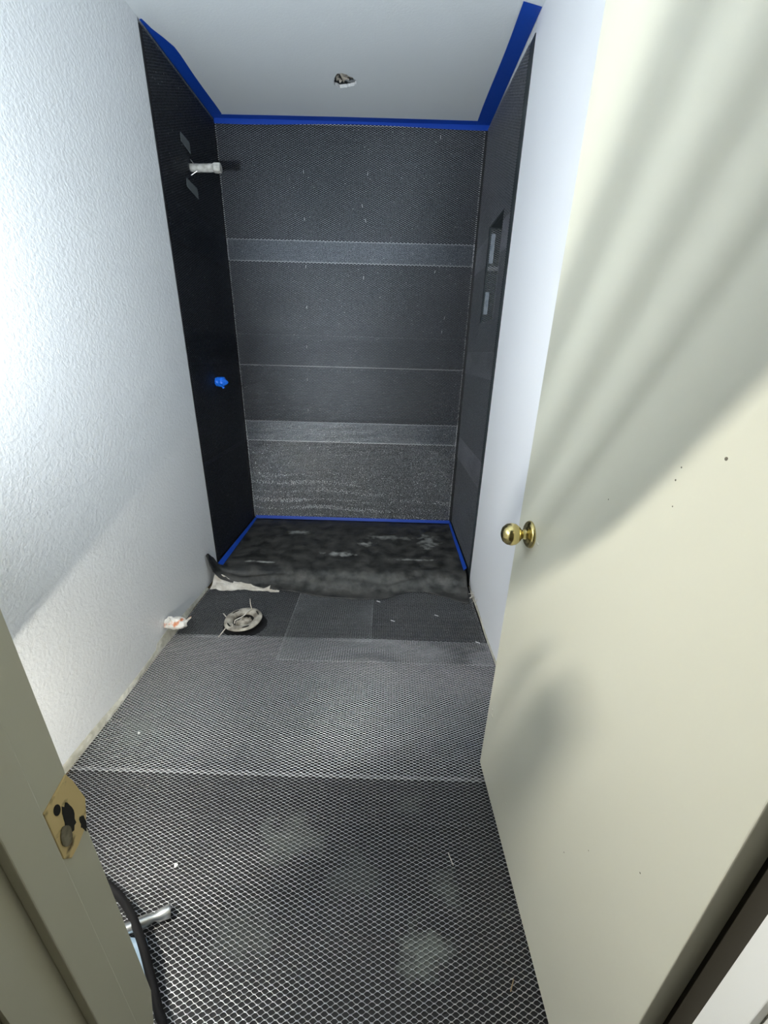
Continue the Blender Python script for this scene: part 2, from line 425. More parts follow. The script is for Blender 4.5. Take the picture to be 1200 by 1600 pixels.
# ------------------------------------------------------------------ expanded metal lath
LWD, SWD = 0.0218, 0.0098
def lath_mesh(name, w, h, tilt=50, wave=0.0012, seed=0, sw=0.0020, st=0.0005, M=LATH, edge=None, rip=0, jit=.05, kn=1.0, sp=.004, side=True, glit=None, cut=None, fold=None):
    """expanded metal sheet: rows of zigzag strands meeting at knuckles; local x = width, y = height"""
    rg = np.random.RandomState(seed)
    nrow = int(h / (SWD / 2)); nper = int(w / LWD)
    ph = np.array([0.0, 0.20, 0.35, 0.5, 0.70, 0.85])
    wm = np.tile(1 + kn * np.array([.2, .2, -.28, .2, .2, -.28]), nper)[None]
    x1 = (np.arange(nper)[:, None] + ph[None]).ravel() * LWD
    lev = np.tile(np.array([1, 1, 0, -1, -1.0, 0]), nper)
    n = len(x1)
    X = np.repeat(x1[None], nrow, 0); Y0 = (np.arange(nrow) + .5)[:, None] * (SWD / 2)
    sgn = np.where(np.arange(nrow) % 2 == 0, 1.0, -1.0)[:, None]
    Y = Y0 + sgn * lev[None] * (SWD / 4 - 0.0004)
    if cut is not None: pass
    # buckling of the sheet
    def wv(x, y):
        z = np.zeros_like(x)
        r2 = np.random.RandomState(seed + 99)
        for q in range(9):
            kx_, ky_ = r2.uniform(-1, 1) * 14, r2.uniform(-1, 1) * 26
            z += np.sin(kx_ * x + ky_ * y + r2.uniform(0, 6.28)) * r2.uniform(.2, 1) / 4
        for q in range(6):
            kx_, ky_ = r2.uniform(-1, 1) * 60, r2.uniform(-1, 1) * 110
            z += np.sin(kx_ * x + ky_ * y + r2.uniform(0, 6.28)) * .045
        z = z * wave
        if rip:
            for q in range(7):
                z += np.sin(r2.uniform(70, 190) * y + r2.uniform(-16, 16) * x + r2.uniform(0, 6.28)) * rip / 2.5 * (.5 + .5 * np.sin(r2.uniform(4, 12) * x + q))
        return z
    Z = wv(X, Y)
    e = 1e-3
    sx = (wv(X, Y + e) - Z) / e
    a = math.radians(tilt) * (1 + kn * (.35 - .5 * (wm > 1))) + np.zeros_like(X)
    if edge is not None: a[:1] = math.radians(edge); a[-2:] = math.radians(edge)
    a = a + sx * 1.0 + rg.normal(0, jit, X.shape) + (rg.rand(*X.shape) < .02) * rg.normal(0, .55, X.shape) + rg.normal(0, .06, (nrow, 1))
    X = X + rg.normal(0, .00012, X.shape); Y = Y + rg.normal(0, .00012, X.shape); Z = Z + rg.normal(0, .00004, X.shape)
    cy, cz = np.cos(a), np.sin(a)
    V = np.zeros((nrow, n, 4, 3))
    for i, (p, q) in enumerate(((-.5, -.5), (.5, -.5), (.5, .5), (-.5, .5))):
        V[:, :, i, 0] = X
        V[:, :, i, 1] = Y + p * sw * wm * cy - q * st * cz
        V[:, :, i, 2] = Z + p * sw * wm * cz + q * st * cy
    if fold is not None: V = fold(V)
    base = (np.arange(nrow)[:, None] * n + np.arange(n - 1)[None]) * 4
    F = []
    for i in range(4):
        j = (i + 1) % 4
        F.append(np.stack([base + i, base + 4 + i, base + 4 + j, base + j], -1).reshape(-1, 4))
    F = np.concatenate(F)
    me = bpy.data.meshes.new(name)
    me.vertices.add(nrow * n * 4); me.vertices.foreach_set('co', V.ravel())
    me.loops.add(F.size); me.loops.foreach_set('vertex_index', F.ravel().astype(np.int32))
    me.polygons.add(len(F)); me.polygons.foreach_set('loop_start', np.arange(0, F.size, 4, dtype=np.int32))
    me.polygons.foreach_set('use_smooth', np.ones(len(F), dtype=bool))
    nseg = n - 1
    bright = rg.rand(nrow, nseg) < sp  # random strands take the bright colour as painted glints
    if edge is not None:
        bright[:1] = True; bright[-1:] = True
        if side: bright[:, :2] |= rg.rand(nrow, 2) < .7; bright[:, -2:] |= rg.rand(nrow, 2) < .7
    if glit is not None: bright |= rg.rand(nrow, nseg) < glit(X[:, :-1], Y[:, :-1])
    me.polygons.foreach_set('material_index', np.tile(bright.ravel(), 4).astype(np.int32))
    me.update(calc_edges=True); me.materials.append(M); me.materials.append(BARE_GLINT)
    return me
def place_lath(me, o, ux, vy, label, group=None):
    ob = link(bpy.data.objects.new('metal_lath', me))
    ux, vy = Vector(ux), Vector(vy); nz = ux.cross(vy)
    mm = Matrix.Identity(4)
    for i in range(3): mm[i][0] = ux[i]; mm[i][1] = vy[i]; mm[i][2] = nz[i]
    mm.translation = Vector(o); ob.matrix_world = mm
    tag(ob, label, 'metal lath', group)
    return ob
def GLIT(x, y):      # painted glints: odds of bright strand colour, in rows, low on the back wall
    row = np.clip(np.sin(y * 95 + 1.2 * np.sin(x * 9)) * .9 + np.sin(y * 41 + x * 5 + 1) * .5, 0, 1)
    low = np.exp(-((y - .10) / .13) ** 2) + .55 * np.exp(-((y - .30) / .06) ** 2) * (x < .75)
    return .42 * row * low * (.35 + .65 * np.exp(-((x - .45) / .38) ** 2))
# back wall (4 courses).  local x = +X world, local y = +Z, normal = -Y
BT = 50
for i, (z0, z1, nm) in enumerate(((1.772, 2.425, 'topmost of the four sheets on the back wall'), (1.180, 1.886, 'second sheet from the top on the back wall'),
                              (.680, 1.373, 'third sheet from the top on the back wall'), (.095, .824, 'lowest of the four sheets on the back wall'))):
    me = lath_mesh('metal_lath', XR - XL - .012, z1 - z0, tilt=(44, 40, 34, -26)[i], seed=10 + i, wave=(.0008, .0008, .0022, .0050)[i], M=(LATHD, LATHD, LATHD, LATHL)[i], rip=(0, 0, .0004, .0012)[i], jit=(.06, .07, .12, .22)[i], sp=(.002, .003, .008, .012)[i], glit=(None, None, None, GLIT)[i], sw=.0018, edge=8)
    place_lath(me, (XL + .006, YB - .001 - .0028 * (3 - i) * .6, z0), (1, 0, 0), (0, 0, 1),
               'galvanized diamond mesh lath, ' + nm)
# side walls
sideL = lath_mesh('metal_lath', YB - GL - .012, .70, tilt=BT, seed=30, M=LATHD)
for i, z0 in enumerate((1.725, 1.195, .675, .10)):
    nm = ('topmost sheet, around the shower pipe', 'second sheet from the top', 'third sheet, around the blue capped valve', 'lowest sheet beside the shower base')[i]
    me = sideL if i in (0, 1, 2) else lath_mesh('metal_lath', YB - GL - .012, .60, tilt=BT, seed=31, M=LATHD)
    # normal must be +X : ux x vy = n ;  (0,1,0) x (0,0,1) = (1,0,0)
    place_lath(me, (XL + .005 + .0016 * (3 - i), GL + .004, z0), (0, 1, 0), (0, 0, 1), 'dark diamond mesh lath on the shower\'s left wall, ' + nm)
def cutlath(me, x0, x1, y0, y1):
    b = bmesh.new(); b.from_mesh(me)
    kill = [f for f in b.faces if x0 < f.calc_center_median().x < x1 and y0 < f.calc_center_median().y < y1]
    bmesh.ops.delete(b, geom=kill, context='FACES')
    b.to_mesh(me); b.free()
w_ = YB - GR - .010
for i, (z0, z1) in enumerate(((1.725, 2.425), (1.165, 1.86), (.60, 1.30), (.10, .75))):
    nm = ('topmost sheet', 'second from top, cut round niche', 'third sheet, under the niche', 'lowest sheet beside the shower base')[i]
    me = lath_mesh('metal_lath', w_, z1 - z0, tilt=BT, seed=40 + i, M=LATH)
    # local x runs from back to front here: (0,-1,0) x (0,0,1) = (-1,0,0)
    yo = YB - .005
    if i < 2: cutlath(me, yo - NY1, yo - NY0, NZ0 - z0, NZ1 - z0)
    if i == 0:   # trimmed on the slant below the ceiling tape
        b = bmesh.new(); b.from_mesh(me)
        kill = [f for f in b.faces if f.calc_center_median().y > (2.425 - .035 * f.calc_center_median().x / .74) - z0]
        bmesh.ops.delete(b, geom=kill, context='FACES'); b.to_mesh(me); b.free()
    place_lath(me, (XR - .005 - .0016 * (3 - i), yo, z0), (0, -1, 0), (0, 0, 1), 'dark diamond mesh lath on the shower\'s right wall, ' + nm)
nich = lath_mesh('metal_lath', ND - .004, NZ1 - NZ0 - .01, tilt=BT, seed=50, M=LATH, sp=.03)
place_lath(nich, (XR + .003, NY1 - .006, NZ0 + .005), (1, 0, 0), (0, 0, 1), 'small diamond mesh lath piece lining the wall niche')
PATCHN = mat('grey_patch', (.17, .20, .235), .6, col2=(.26, .29, .33), vscale=60)
for k, (z0, z1) in enumerate(((1.735, 1.868), (1.49, 1.60))):
    bm = bmesh.new(); bx(bm, XR + .004, XR + .026, NY1 - .012, NY1 - .009, z0, z1)
    tag(obj('tape_patch', bm, PATCHN), ('upper' if k == 0 else 'lower') + ' pale grey strip stuck inside the wall niche', 'tape')
me = lath_mesh('lath_scrap', ND, .022, tilt=20, seed=55, M=BARE_GLINT, sp=.5)
o = place_lath(me, (XR + .002, NY1 - .014, 1.70), (1, 0, 0), (0, 0, 1), 'narrow bright lath strip across the middle of the wall niche'); o.name = 'lath_scrap'

# floor sheets: front, middle, and the two behind by the shower base
zf = .004
fw = 69 * LWD + .0005
def sag(V): return V
meA = lath_mesh('metal_lath', fw, .885 - .28, tilt=-44, seed=60, wave=.0030, sw=.0018, kn=.3, jit=.10, sp=.008)
place_lath(meA, (XL + .004, .28, zf + .002), (1, 0, 0), (0, 1, 0), 'open diamond mesh lath sheet on the floor, nearest the doorway')
meB = lath_mesh('metal_lath', fw, 1.535 - .868, tilt=46, seed=61, wave=.0036, sw=.0014, jit=.12, edge=25, side=False, sp=.008)
place_lath(meB, (XL + .004, .868, zf + .0055), (1, 0, 0), (0, 1, 0), 'bright diamond mesh lath sheet across the middle of the floor')
xm = -.02
meC = lath_mesh('metal_lath', xm - XL - .02, 2.03 - 1.515, tilt=-50, seed=62, wave=.0018, sw=.0018, M=LATHC, kn=.5, edge=-20, side=True)
b = bmesh.new(); b.from_mesh(meC)
kill = [f for f in b.faces if ((f.calc_center_median().x + XL + .015 + .672) / .105) ** 2 + ((f.calc_center_median().y + 1.515 - 1.612) / .098) ** 2 < 1]
bmesh.ops.delete(b, geom=kill, context='FACES'); b.to_mesh(meC); b.free()
place_lath(meC, (XL + .015, 1.515, zf + .009), (1, 0, 0), (0, 1, 0), 'diamond mesh lath piece on the floor around the toilet flange')
meD = lath_mesh('metal_lath', XR + .0008 + .46, 2.03 - 1.375, tilt=-50, seed=63, wave=.0018, sw=.0018, M=LATHC, kn=.5, edge=-20, side=True)
place_lath(meD, (-.46, 1.375, zf + .0125), (1, 0, 0), (0, 1, 0), 'diamond mesh lath piece on the floor at the right, before the shower base')

# ------------------------------------------------------------------ ceiling tapes
def strip(name, pts, M, label, thick=.0008):
    """pts: list of (outer point, inner point) along the strip"""
    bm = bmesh.new()
    P = []
    for a, b in pts:
        a, b = Vector(a), Vector(b); P.append([a.lerp(b, t) for t in (0, .33, .67, 1)])
    grid(bm, P, thick)
    return tag(obj(name, bm, M), label, 'masking tape')
n = 14; zt = H - .0012
pts = []
for i in range(n + 1):
    t = i / n; y = 2.10 + t * (YB - 2.10)
    wdt = .012 + .052 * sm(t * 4) + .002 * math.sin(9 * t)
    pts.append(((XL + .003, y, zt - .002 + 0 * t), (XL + wdt, min(y, YB - .05 * t), zt)))
strip('masking_tape', pts, TAPE, 'blue masking tape strip along the ceiling edge above the left lath')
pts = []
for i in range(n + 1):
    t = i / n; x = XL + .004 + t * (XR - XL - .008)
    pts.append(((x, YB - .001, zt - .0165 - .006 * math.sin(5 * t) * t), (x, YB - .046 + .004 * math.sin(3 * t), zt)))
# the back strip drops a little onto the wall
bm = bmesh.new(); P = []
for i in range(n * 2 + 1):
    t = i / n / 2; x = XL + .004 + t * (XR - XL - .008)
    P.append([Vector((x, YB - .0065, H - .020 - .006 * math.sin(7 * t + 1))), Vector((x, YB - .0065, H - .002)), Vector((x, YB - .010, zt)), Vector((x, YB - .042 - .006 * math.sin(3 * t), zt))])
grid(bm, P, .0008)
tag(obj('masking_tape', bm, TAPE), 'blue masking tape strip along the ceiling edge above the back lath', 'masking tape')
pts = []
for i in range(n + 1):
    t = i / n; y = 1.985 + t * (YB - 1.985)
    j = rnd.uniform(-.004, .004) if i == 0 else 0
    pts.append(((XR - .003, y + .01, zt - .0006), (XR - .076 + .003 * math.sin(6 * t), y - .012 * (i == 0), zt - .0006)))
strip('masking_tape', pts, TAPE, 'wide blue masking tape strip on the ceiling above the right lath')
# tape around the shower base
zb = .0865
pts = [((XL + .017, YB - .012 - t * .74, zb + .012), (XL + .028 + .020 * t, YB - .022 - t * .74, zb + .001)) for t in [i / 8 for i in range(9)]]
strip('masking_tape', pts, TAPE, 'blue tape strip along the left edge of the covered shower base')
pts = [((XL + .02 + t * (XR - XL - .04), YB - .010, zb + .024), (XL + .02 + t * (XR - XL - .04), YB - .016, zb + .002)) for t in [i / 8 for i in range(9)]]
strip('masking_tape', pts, TAPE, 'thin blue tape strip along the back edge of the covered shower base')
pts = [((XR - .016, YB - .012 - t * .70, zb + .016), (XR - .026 - .008 * t, YB - .020 - t * .70, zb + .001)) for t in [i / 8 for i in range(9)]]
strip('masking_tape', pts, TAPE, 'blue tape strip along the right edge of the covered shower base')

# ------------------------------------------------------------------ shower base and the felt over it
bm = bmesh.new(); bx(bm, XL + .014, XR - .016, 2.07, YB - .016, .003, .075)
tag(obj('shower_tray', bm, mat('acrylic', (.7, .7, .68), .3), bevel=.012), 'low shower tray hidden under black felt at the back wall', 'shower tray')

edge = [(-.985, 1.953, .207), (-.962, 1.95, .112), (-.925, 1.95, .062), (-.83, 1.95, .028), (-.72, 1.94, .022), (-.50, 1.905, .020),
        (-.345, 1.86, .022), (-.13, 1.845, .020), (.01, 1.86, .020), (.154, 1.935, .022), (.246, 1.94, .022), (.35, 1.89, .020), (.462, 1.835, .022)]
def edge_at(x):
    if x <= edge[0][0]: return edge[0][1:]
    for (xa, ya, za), (xb, yb, zb_) in zip(edge, edge[1:]):
        if x <= xb:
            t = (x - xa) / (xb - xa); return (ya + (yb - ya) * t, za + (zb_ - za) * t)
    return edge[-1][1:]
bm = bmesh.new(); P = []
NX = 110
def nz_(x, y, s=1.0):
    return (math.sin(11 * x + 3 * y) * math.sin(7 * y + 2) + .5 * math.sin(27 * x - 13 * y + 1) + .3 * math.sin(51 * x + 31 * y)) * s
for i in range(NX + 1):
    t = i / NX; x = -.985 + t * (.497 + .985)
    ye, ze = edge_at(x)
    lift = max(0, (-.90 - x) / .085)
    row = []
    xb = max(XL + .016, min(XR - .02, x))
    for j in range(40):                     # flat top, back to front
        v = j / 39; y = (YB - .02) + (2.09 - (YB - .02)) * v
        z = .0835 + nz_(x, y, .0016) + .0045 * abs(math.sin(3.3 * x + 5.5 * y)) ** 8
        row.append(Vector((xb, y, z)))
    y0, z0 = 2.09, row[-1].z
    xe = x if x < .40 else x - .02 * (x - .40) / .09
    for j in range(1, 25):                  # the front: rounds over, drops, flares on the floor
        v = j / 24
        y = y0 + (ye - y0) * v
        drop = sm(v * 1.15)
        z = z0 + (ze - z0) * drop
        bulge = math.sin(math.pi * v)
        fold_ = math.sin(14 * x + 5 * v) * math.sin(2.2 * math.pi * v) * .008 + math.sin(23 * x - 6 * v + 1) * .005 * bulge
        crease = -.010 * math.exp(-((v - .45 - .10 * math.sin(4 * x)) / .06) ** 2) * (.5 + .5 * math.sin(9 * x + 2))
        z += (fold_ + crease) * bulge + .008 * bulge
        y += -.015 * bulge * math.sin(8 * x + 2)
        z = max(z, .016)
        row.append(Vector((xb + (xe - xb) * v, y, z)))
    P.append(row)
grid(bm, P, .0022)
o = obj('felt_sheet', bm, PAN, smooth=True)
tag(o, 'dusty black felt sheet covering the shower base, its front edge curling onto the floor', 'felt sheet')

# white crumpled paper poking out below the felt on the left
bm = bmesh.new(); P = []
for i in range(26):
    t = i / 25
    x = -.965 + t * .385
    w0 = .045 * (1 - t) ** 1.5 + .008
    row = []
    for j in range(9):
        v = j / 8
        y = 1.985 - .075 * t - w0 * v - .035 * v * (1 - t)
        z = .016 + (1 - v) * (.055 * (1 - t) ** 2 + .004) + .012 * (1 - t) * math.sin(15 * t + 4 * v) * math.sin(3 * v + 2)
        row.append(Vector((x, y + rnd.uniform(-.003, .003), max(.016, z + rnd.uniform(-.002, .002)))))
    P.append(row)
grid(bm, P, .001)
tag(obj('crumpled_paper', bm, PAPER), 'crumpled off-white paper sticking out under the felt by the left wall', 'paper')

# ------------------------------------------------------------------ pipes on the left shower wall
pz, py = 2.085, 2.396
p = empty('shower_pipe', (XL + .012, py, pz))
tag(p, 'dusty grey shower pipe stub sticking out high on the left lath wall', 'pipe')
bm = bmesh.new()
tube(bm, [(-.01, 0, 0), (.02, 0, -.001), (.05, 0, 0), (.09, 0, .001), (.108, 0, .002)], [.0165, .0175, .0165, .0172, .016], 16)
obj('pipe_body', bm, PVC, p, True)
bm = bmesh.new(); tube(bm, [(.105, 0, .002), (.112, 0, .002), (.114, 0, .002), (.140, 0, .002), (.143, 0, .002)], [.016, .0195, .0215, .0215, .018], 8)
obj('pipe_cap', bm, PVC, p)
bm = bmesh.new()
for (a, b) in (((.015, .012, .012), (.0, .0, .032)), ((.03, -.01, -.016), (.0, -.015, -.035))):
    bm = bmesh.new(); tube(bm, [a, b], .0015, 6); obj('loose_wire', bm, STEEL, p)
pass
# pale tape patches on the lath around the pipe
PATCH = mat('dull_patch', (.10, .115, .12), .7)
for (y, z, s, nm) in ((2.36, 2.17, 1, 'above'), (2.375, 2.0, 1.3, 'below')):
    bm = bmesh.new()
    q = [(XL + .0125, y - .045 * s, z - .015), (XL + .0125, y - .04 * s, z + .022), (XL + .0125, y + .05 * s, z + .016), (XL + .0125, y + .05 * s, z - .03)]
    grid(bm, [[Vector(q[0]), Vector(q[1])], [Vector(q[3]), Vector(q[2])]], .001)
    tag(obj('tape_patch', bm, PATCH), 'faded grey tape patch on the lath just %s the shower pipe' % nm, 'tape')
# blue capped valve
vv = empty('valve_stub', (XL + .012, 2.389, 1.098))
tag(vv, 'valve stub wrapped in bright blue tape on the left lath wall', 'valve')
bm = bmesh.new()
tube(bm, [(-.012, 0, 0), (.004, 0, 0)], .016, 14)
obj('valve_body', bm, BRASS, vv)
bm = bmesh.new()
tube(bm, [(-.006, 0, .0), (-.002, 0, 0), (.012, .001, 0), (.030, 0, .001), (.040, 0, 0), (.046, 0, -.002), (.054, .001, -.002), (.062, .002, -.003)],
     [.022, .026, .0275, .0265, .0255, .018, .012, .003], 12)
for v in bm.verts: v.co += Vector((0, rnd.uniform(-.002, .002), rnd.uniform(-.002, .002)))
obj('tape_wrap', bm, TAPEC, vv, False)
bm = bmesh.new(); grid(bm, [[Vector((.026, -.008, -.024)), Vector((.038, -.008, -.024))], [Vector((.030, -.004, -.036)), Vector((.042, 0, -.031))]], .001)
obj('tape_tail', bm, TAPEC, vv)
# wrapped supply stub low on the left wall
st = empty('supply_stub', (XL, 1.50, .098))
tag(st, 'supply stub stuffed with white orange-stained plastic low on the left wall', 'pipe stub')
bm = bmesh.new()
bmesh.ops.create_icosphere(bm, subdivisions=4, radius=1)
r3 = random.Random(3); off = [Vector((r3.uniform(-9, 9), r3.uniform(-9, 9), r3.uniform(-9, 9))) for _ in range(3)]
from mathutils import noise as mnoise
for v in bm.verts:
    d = v.co.copy(); s = 1 + .38 * mnoise.noise(d * 1.6 + off[0]) + .25 * abs(mnoise.noise(d * 3.6 + off[1]))
    v.co = Vector((.048 + d.x * .050 * s, .0 + d.y * .026 * s, .0 + d.z * .024 * s))
    if v.co.x < .002: v.co.x = .002
obj('plastic_wrap', bm, STAIN, st)
def flap(pts, nm, M, par):
    bm = bmesh.new(); grid(bm, pts, .001); return obj(nm, bm, M, par)
flap([[Vector((.085, 0, .005)), Vector((.080, .01, -.012))], [Vector((.105, .01, .022)), Vector((.10, .015, .004))], [Vector((.118, .015, .030)), Vector((.115, .018, .018))]], 'plastic_tail', STAIN, st)
flap([[Vector((.004, -.01, .012)), Vector((.014, -.028, .006))], [Vector((.020, .0, .036)), Vector((.036, -.015, .030))], [Vector((.034, .01, .030)), Vector((.044, -.005, .018))]], 'plastic_tail', STAIN, st)

# ------------------------------------------------------------------ toilet flange
fl = empty('toilet_flange', (-.682, 1.622, .011), (math.radians(2), math.radians(-2), 0))
tag(fl, 'grimy round toilet flange standing proud of the floor lath', 'toilet flange')
bm = bmesh.new()
prof = [(.052, .030), (.056, .031), (.062, .034), (.080, .034), (.088, .032), (.0905, .028), (.088, .024), (.070, .022), (.054, .014), (.051, .014), (.050, .022)]
n = 56; rings = []
for r, h in prof:
    rings.append([bm.verts.new((r * math.cos(2 * math.pi * k / n) * (1 + .012 * math.sin(5 * 2 * math.pi * k / n)), r * math.sin(2 * math.pi * k / n), h + .0012 * math.sin(3 * 6.283 * k / n) + rnd.uniform(-.0004, .0004))) for k in range(n)])
for i in range(len(rings)):
    a, b = rings[i], rings[(i + 1) % len(rings)]
    for k in range(n): bm.faces.new([a[k], a[(k + 1) % n], b[(k + 1) % n], b[k]])
obj('flange_ring', bm, DIRT, fl, True)
bm = bmesh.new()
lathe(bm, [(.050, .0), (.051, .016), (.046, .016), (.045, .0)], 40); obj('drain_pipe', bm, DARK, fl)
for k, a_ in enumerate((.6, 2.4, 3.9, 5.2)):
    bm = bmesh.new(); pts = [(.073 * math.cos(a_ + q), .073 * math.sin(a_ + q), .0352) for q in (-.22, -.1, 0, .1, .22)]
    tube(bm, pts, [.002, .0035, .0035, .0035, .002], 8); obj('bolt_slot', bm, DARK, fl)
for a_, h in ((1.2, .07), (4.3, .012)):
    bm = bmesh.new(); x, y = .068 * math.cos(a_), .068 * math.sin(a_)
    tube(bm, [(x, y, .03), (x - .003, y, .03 + h * .6), (x, y, .034 + h)], .0022, 8); obj('closet_bolt', bm, PAPER, fl)
for (a, b, c) in (((-.088, .012, .032), (-.10, .022, .038), (-.106, .026, .042)), ((-.062, -.07, .03), (-.080, -.095, .012), (-.088, -.105, .006))):
    bm = bmesh.new(); tube(bm, [a, b, c], .0025, 6); obj('wire_tie', bm, PAPER, fl)
bm = bmesh.new()
ns = 26
P = [[None] * (ns + 1) for _ in range(15)]
for i in range(15):
    r = .040 * i / 14
    for k in range(ns + 1):
        a_ = 2 * math.pi * k / ns
        x, y = r * math.cos(a_), r * math.sin(a_)
        z = .020 + .012 * mnoise.noise(Vector((x * 45, y * 45, 1))) + .008 * mnoise.noise(Vector((x * 110, y * 110, 5))) - .012 * (i / 14) ** 4
        P[i][k] = Vector((x, y, z))
grid(bm, P); bmesh.ops.remove_doubles(bm, verts=bm.verts, dist=1e-5)
bmesh.ops.solidify(bm, geom=bm.faces[:], thickness=.004)
bm.transform(Matrix.Translation((-.682, 1.622, .010)))
tag(obj('rag_plug', bm, RAG), 'dusty tan rag plugging the toilet flange', 'rag')
bm = bmesh.new(); c = Vector((-.682, 1.622, .011))
tube(bm, [c + Vector(q) for q in ((-.028, -.045, .035), (-.03, -.03, .042), (-.008, .0, .040), (.0, .02, .038), (.006, .04, .040), (.02, .062, .044))], .0028, 8)
tag(obj('twine', bm, PAPER, smooth=True), 'pale twine lying across the rag in the toilet flange', 'twine')

# ------------------------------------------------------------------ floor edge of the left and right walls
def ragged(name, x0, s, ys, hs, ws, M, label):
    bm = bmesh.new(); P = []
    for i, y in enumerate(ys):
        h = hs(y); w = ws(y)
        P.append([Vector((x0, y, .006)), Vector((x0 + s * w, y, .006 + rnd.uniform(0, .003))), Vector((x0 + s * w * .8, y, h * .6 + rnd.uniform(-.002, .002))), Vector((x0 + s * .002, y, h + rnd.uniform(-.003, .003))), Vector((x0, y, h))])
    grid(bm, P)
    return struct(obj(name, bm, M), label, 'trim')
ys = [.5 + i * .015 for i in range(int((1.95 - .5) / .015))]
ragged('baseboard_left', XL, 1, ys, lambda y: .030 + .008 * math.sin(9 * y) + (.02 if 1.40 < y < 1.56 else 0), lambda y: .010 + .004 * math.sin(13 * y), CAULK, 'ragged caulk and torn edge along the foot of the left wall')
ys = [.9 + i * .015 for i in range(int((2.04 - .9) / .015))]
ragged('baseboard_right', XR, -1, ys, lambda y: .018 + .006 * math.sin(11 * y), lambda y: .006 + .002 * math.sin(17 * y), CAULK, 'ragged plaster edge along the foot of the right wall')
bm = bmesh.new()
for k in range(9):
    y = 1.86 + rnd.uniform(-.05, .05); z = .03 + rnd.uniform(0, .04)
    tube(bm, [(XR - .002, y, z), (XR - .012 - rnd.uniform(0, .01), y + rnd.uniform(-.015, .015), z + rnd.uniform(-.01, .02)), (XR - .02 - rnd.uniform(0, .012), y + rnd.uniform(-.03, .02), z - rnd.uniform(0, .02))], .0012, 5)
tag(obj('paper_fibres', bm, PAPER), 'frayed paper fibres at the foot of the right wall', 'fibres', kind='stuff')

# ------------------------------------------------------------------ debris and staples
def fleck(name, loc, ln, w, ang_, M, label, cat, nvec='z', group=None):
    bm = bmesh.new()
    if nvec == 'z': d = Vector((math.cos(ang_), math.sin(ang_), 0))
    else: d = Vector((math.cos(ang_), 0, math.sin(ang_)))
    tube(bm, [Vector(loc) - d * ln / 2, Vector(loc) + d * ln / 2], w, 6)
    return tag(obj(name, bm, M), label, cat, group)
for x, y, l, a_ in ((.205, .655, .030, 1.9),):
    fleck('splinter', (x, y, .011), l, .0012, a_, PAPER, 'pale splinter lying near the bright footprint on the front lath', 'splinter')
fleck('splinter', (.335 - .03, .425, .012), .022, .0012, 1.0, WOOD, 'short straw-coloured splinter near the bottom of the open door', 'splinter')
for (x, y, w_) in ((.0555, 1.665, 'near the middle, left of its neighbour'), (.283, 1.72, 'between the felt and the open door'), (.455, 1.52, 'close to the right wall'), (-.02, 1.83, 'tucked against the felt edge')):
    fleck('staple', (x, y, .022), .022, .0022, -.45, STAPLE, 'white sliver on the back floor lath, ' + w_, 'staple', group='white slivers on the back floor lath')
ORD = ('topmost', 'second from the top', 'third from the top', 'fourth from the top', 'fifth from the top', 'sixth from the top', 'seventh from the top', 'lowest')
LC = [(-.511, 2.211, 1.7), (-.517, 1.99, 1.6), (-.52, 1.75, 1.5), (-.524, 1.53, 1.5), (-.535, 1.30, 1.5), (-.541, 1.10, 1.6), (-.544, .90, 1.5), (-.547, .635, 1.4)]
MC = [(-.15, 2.21, 1.5), (-.18, 2.06, 1.9), (-.16, 1.99, 1.8), (-.17, 1.70, 1.5)]
RC = [(.247, 2.38, 1.6), (.262, 1.74, 1.2), (.34, 1.49, 1.5), (.33, 1.41, 1.5)]
for cn, C_ in (('left', LC), ('middle', MC), ('right', RC)):
    for k, (x, z, a_) in enumerate(C_):
        w_ = 'lowest' if k == len(C_) - 1 else ORD[k]
        fleck('staple', (x, YB - .012, z), .016, .0009, a_, STAPLE, 'bright staple in the %s column on the back wall lath, %s' % (cn, w_), 'staple', 'y', 'staples in the back wall lath')
for (x, y, w_) in ((-.84, 1.00, 'beside the left wall before the stained stub'), (-.52, .62, 'on the front sheet above the steel foot'), (-.74, 1.58, 'touching the left side of the toilet flange')):
    bm = bmesh.new(); bmesh.ops.create_icosphere(bm, subdivisions=1, radius=.0055)
    for v in bm.verts: v.co *= rnd.uniform(.7, 1.2)
    bm.transform(Matrix.Translation((x, y, .017)))
    tag(obj('plaster_crumb', bm, PLASTER), 'small white plaster crumb ' + w_, 'crumb', 'plaster crumbs on the floor')

# ------------------------------------------------------------------ work light on its tripod (only its foot shows past the jamb)
wl = empty('work_light', (POLE[0], POLE[1], 0.008))
tag(wl, 'twin-head tripod work light in the corner behind the left jamb, one steel foot showing', 'work light')
bm = bmesh.new(); tube(bm, [(0, 0, .04), (0, 0, .75)], .014, 14); tube(bm, [(0, 0, .75), (0, 0, 1.228)], .010, 14)
obj('pole', bm, STEEL, wl, True)
def legm(tip):
    bm = bmesh.new(); t = Vector(tip) - Vector((POLE[0], POLE[1], .008)); top = Vector((0, 0, .065))
    d = (top - t).normalized()
    f = Vector((t.x, t.y, 0)).normalized()
    tube(bm, [t, t + d * .004, t + d * .022, t + d * .034, t + d * .05, top], [.0135, .014, .0125, (.0075), .0125, .0095], 14)
    return obj('leg', bm, STEEL, wl, True)
legm((-.486, .527, .022)); legm((-.93, .55, .022)); legm((-.80, .30, .022))
bm = bmesh.new(); tube(bm, [(-.14, 0, 1.228), (.08, 0, 1.228)], .010, 12); obj('crossbar', bm, STEEL, wl, True)
bm = bmesh.new(); tube(bm, [(0, 0, .05), (0, 0, .09)], .022, 14); obj('collar', bm, CORD, wl, True)
